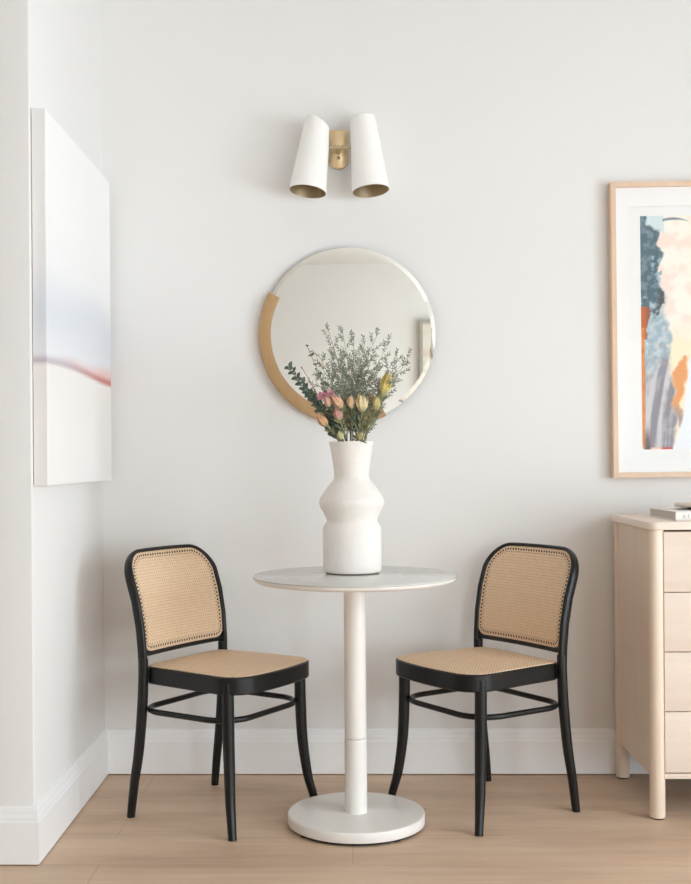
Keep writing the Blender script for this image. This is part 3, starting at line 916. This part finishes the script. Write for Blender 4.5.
# the print: hand-painted colours on a fine grid, a in 0..1 units of 0.2 m from its near edge
AX0, AX1, AZ0, AZ1 = .1065, w_-.1035, .0985, .919
def art(x, z):
    u = (x-AX0)/.00352; v = (AZ1-z)/.00350            # about 1 unit = 3.5 mm; v runs 0..235 downwards
    N = lambda s, q: noise.fractal(Vector((u*s, v*s, q)), .9, 2.0, 4)
    n1, n2, n3 = N(.06, 1.), N(.06, 7.), N(.15, 3.)
    uu, vv_ = u + n1*5 + n3*1.5, v + n2*6
    cream = mixc((250,242,230), (249,226,214), n1*1.2+.3)
    c = cream
    if v > 100: c = mixc(c, (248,234,205), (v-100)/30 * (1-abs(u-34)/40))
    # pale right-hand lower field
    edge = interp([(0,200),(120,60),(144,47),(201,41),(236,29)], v)
    # blue grey column
    rb = interp([(0,21),(60,18),(80,26),(100,25),(150,29),(200,34),(236,30)], v)
    if v > 60: 
        blue = mixc((160,182,192), (198,208,212), n3+.4)
        grey = mixc((150,147,155), (205,203,206), .45+1.1*noise.fractal(Vector(((u-.0016*(v-235)**2)*.15, v*.014, 5)), .8, 2.2, 3) + .2*n3)
        k = mixc(blue, grey, (v-125+n1*22)/35)
        c = mixc(k, c, (uu-rb+3)/6)
    # flame
    if 140 < v < 215:
        fc = interp([(140,42),(165,38),(190,36),(215,39)], v); fw = interp([(140,2),(160,7),(180,6),(215,1.5)], v)
        c = mixc(mixc((232,164,112), (176,160,150), (v-183)/20), c, (abs(uu-fc)-fw+2)/4)
    if v > 110: c = mixc(c, (238,240,246), (u-edge+1.0)/2.5)
    # dark mass at the top
    rt = interp([(0,7),(10,9),(13,19),(18,20),(40,19),(50,18),(60,16),(63,14),(72,22),(80,25),(88,24),(97,20),(104,10)], v)
    bl = interp([(0,200),(68,200),(86,95),(200,95)], u*3.0)
    dark = mixc((92,112,122), (124,144,152), n3*1.3+.35)
    dark = mixc(dark, (92,92,96), max(0, (v-55)/25)*max(0, (u-14)/8))
    if v < 112:
        k = (uu-rt+1.5)/3
        fade = max(0, (v-82+n3*14-(u-4)*.9)/14)
        c = mixc(dark, c, max(k, fade))
        if v < 22 and u < 30: c = mixc((212,226,229), c, max((v-10-n2*5-.25*(u-10))/4, (8+n1*4-u)/2.5, (u-22)/3))
        if 40 < v < 60 and 11 < u < 21 and n3 > .05: c = mixc(c, (150,182,190), n3*3)
        arc = abs(v - (3 + .012*(u-33)**2))
        if 22 < u < 48 and v < 14: c = mixc((120,140,152), c, (arc-.6)/1.2 + max(0,(u-34)/16))
    # rust stroke and the thin orange edge
    if 91 < v < 124: c = mixc(mixc((196,110,70), (150,104,88), (u-3)/4), c, (uu-6.5+max(0,(104-v))*.18)/2)
    if v > 112: c = mixc(mixc((226,146,84), (200,130,80), n3+.3), c, (u-2.4-n3*1.2)/1.6)
    if v > 232.5 and u < 30: c = mixc((238,206,178), (206,96,100), (u-17)/4)
    if v > 205 and u < 9: c = mixc(c, (112,98,100), (v-205)/22*(1-abs(u-5)/5))
    return lin(*c)
m = MB()
xs = lsp(AX0, AX0+.19, 96) + lsp(AX0+.19, AX1, 40)[1:]
paint_grid(m, xs, lsp(AZ0, AZ1, 300), lambda x, z: (x, -.0204, z), art)
m.build('print', M['paint'], fp, 0)
m = MB(); m.box((a-.002,-.033,b-.002), (w_-a+.002,-.0305,h_-b+.002)); m.build('glazing', M['glazing'], fp, 0)

# ------------------------------------------------------------------ dresser
DX0, DX1, DYF, DYB, DZ = .9160, 1.865, 3.560, 4.072, .9190
dr = empty('dresser', (DX0, DYF, 0), 'pale birch dresser with four plain drawers and rounded corner posts, under the framed print', 'dresser')
dw, dd = DX1-DX0, DYB-DYF
m = MB()
to = fillet([(0,0), (dw,0), (dw,dd), (0,dd)], [.03,.03,.008,.008], 8); nn = len(to)
def inset_poly(P, k):
    n = len(P); out = []
    for i in range(n):
        t = (P[(i+1) % n]-P[i-1]).normalized(); out.append(P[i] + Vector((-t.y, t.x))*k)
    return out
vv = []; lv = [(.002,DZ-.0245), (0,DZ-.0225), (0,DZ-.004), (.0012,DZ-.0012), (.004,DZ)]
for k, z in lv: vv += [(p.x, p.y, z) for p in inset_poly(to, k)]
m.add(vv, [(r*nn+i, r*nn+(i+1) % nn, (r+1)*nn+(i+1) % nn, (r+1)*nn+i) for r in range(4) for i in range(nn)] + [tuple(range(nn)), tuple(range(4*nn, 5*nn))])
m.build('top', M['birch_x'], dr, 40)
PR = .0235; PXs = (.0285, dw-.0285); PYs = (.0285, dd-.0285)
for px in PXs:
    for py in PYs:
        m = MB(); m.lathe([(0,.004), (PR-.003,.004), (PR-.0006,.0055), (PR,.008), (PR,DZ-.0248), (0,DZ-.0248)], 32, (px, py))
        lg = m.build('leg', M['birch_z'], dr, 40)
        m = MB(); m.lathe([(0,0), (PR-.005,0), (PR-.004,.0038), (0,.0038)], 24, (px, py)); m.build('glide', M['rubber'], lg)
for px, s in zip(PXs, (-1, 1)):
    m = MB(); x0 = px+s*.012; m.box((min(x0,x0-s*.016), PYs[0]+.015, .124), (max(x0,x0-s*.016), PYs[1]-.015, DZ-.0248))
    m.build('side_panel', M['birch_z'], dr, 0)
m = MB(); m.box((PXs[0], PYs[1]-.004, .141), (PXs[1], PYs[1]+.006, DZ-.0248)); m.build('back_panel', M['birch_z'], dr, 0)
m = MB(); m.box((PXs[0]+.017, .030, .146), (PXs[1]-.017, .036, DZ-.0252)); m.build('gap_shade_sheet', M['rubber'], dr, 0)  # dark sheet behind the drawers, stands in for shade in their gaps
FR = .010
m = MB(); m.bbox((PXs[0]+PR-.006, FR, .1265), (PXs[1]-PR+.006, FR+.02, .1425), .0015); m.build('bottom_rail', M['birch_x'], dr, 30)
zs = [.1450, .3340, .5180, .7020, .8895]
for i in range(4):
    m = MB(); m.bbox((PXs[0]+PR-.0035, FR, zs[i]+.0012), (PXs[1]-PR+.0035, FR+.02, zs[i+1]-.0014), .0012)
    m.build('drawer', M['birch_x'], dr, 30)

# ------------------------------------------------------------------ book and dish on the dresser
bk = empty('book', (1.0185, 3.630, DZ+.0003), 'thick white hardback book lying flat on the dresser under the shallow dish', 'book', R(1.2))
m = MB(); BW, BD, BH = .24, .30, .0285
m.bbox((0,0,0), (BW,BD,.0026), .0008, 1); m.bbox((0,0,BH-.0026), (BW,BD,BH), .0008, 1); m.bbox((0,0,.0028), (BW,.004,BH-.0028), .0008, 1)
m.build('cover', M['cover'], bk, 30)
m = MB(); m.box((.004,.0045,.0028), (BW-.004,BD-.004,BH-.0028)); m.build('pages', M['pages'], bk, 0)
fc = bpy.data.curves.new('spine_lettering', 'FONT'); fc.body = 'a t'; fc.size = .021; fc.extrude = .0003; fc.space_character = 1.0
fx = bpy.data.objects.new('lettering_source', fc); COL.objects.link(fx)
me = bpy.data.meshes.new_from_object(fx.evaluated_get(bpy.context.evaluated_depsgraph_get()))
bpy.data.objects.remove(fx)
me.materials.clear(); me.materials.append(M['ink'])
fo = bpy.data.objects.new('spine_lettering', me); COL.objects.link(fo)
fo.parent = bk; fo.location = (.022, -.0004, .0085); fo.rotation_euler = (R(90), 0, 0)
ds = empty('dish', (1.172, 3.790, DZ+.0003+BH+.0002), 'shallow round beige stone dish resting on the white book', 'dish')
m = MB(); m.lathe([(0,.0), (.060,.0), (.064,.003), (.070,.0050), (.095,.0070), (.108,.0096), (.1085,.0104)], 64); o = m.build('shaded_underside', M['dish_shade'], ds, 40)
m = MB(); m.lathe([(.1085,.0104), (.1095,.0135), (.1085,.0175), (.104,.0200), (.098,.0192), (.085,.0150), (.06,.0122), (0,.0115)], 64); m.build('bowl', M['dish'], ds, 40)

# ------------------------------------------------------------------ picture on the rear wall (seen in the mirror)
rp = empty('rear_picture', (.675, REAR+.001, .90), 'grey-edged pale picture on the opposite wall, seen only in the mirror', 'picture')
m = MB(); m.box((0,0,0), (.030,.05,1.55)); m.box((1.07,0,0), (1.10,.05,1.55)); m.box((.030,0,0), (1.07,.05,.030)); m.box((.030,0,1.520), (1.07,.05,1.55))
t = NT('grey_painted_wood'); m.build('frame', t.set(t.mix(t.noise(t.obj(),8), (.33,.33,.29), (.38,.37,.33)), .5), rp, 0)
t = NT('mottled_pale_print'); nz = t.noise(t.obj(), 7, 4)
m = MB(); m.box((.030,.005,.030), (1.07,.02,1.520)); m.build('print', t.set(t.ramp(nz, [(.3,lin(196,202,186)), (.5,lin(222,218,208)), (.7,lin(220,200,190))]), .8), rp, 0)

# ------------------------------------------------------------------ daylight
wd = bpy.data.worlds.new('overcast_sky'); S.world = wd; wd.use_nodes = True
bg = wd.node_tree.nodes['Background']
bg.inputs[0].default_value = (.885, .99, 1.065, 1)
bg.inputs[1].default_value = 7.8

# ------------------------------------------------------------------ camera
cd = bpy.data.cameras.new('camera'); cam = bpy.data.objects.new('camera', cd); COL.objects.link(cam)
cd.sensor_width = 36; cd.sensor_fit = 'AUTO'; cd.lens = 46.8326
cd.shift_x, cd.shift_y = .028974, .019480
cd.clip_start = .05; cd.clip_end = 60
cam.matrix_world = Matrix.Translation((0,0,1.12)) @ Matrix.Rotation(R(1.5),4,'Z') @ Matrix.Rotation(R(90),4,'X') @ Matrix.Rotation(R(-.42),4,'Z')
S.camera = cam

S.view_settings.view_transform = 'Standard'; S.view_settings.look = 'None'
S.view_settings.exposure = 0; S.view_settings.gamma = 1; S.view_settings.use_curve_mapping = False
S.cycles.max_bounces = 14; S.cycles.diffuse_bounces = 10; S.cycles.glossy_bounces = 6; S.cycles.transparent_max_bounces = 12
S.cycles.caustics_reflective = False; S.cycles.caustics_refractive = False
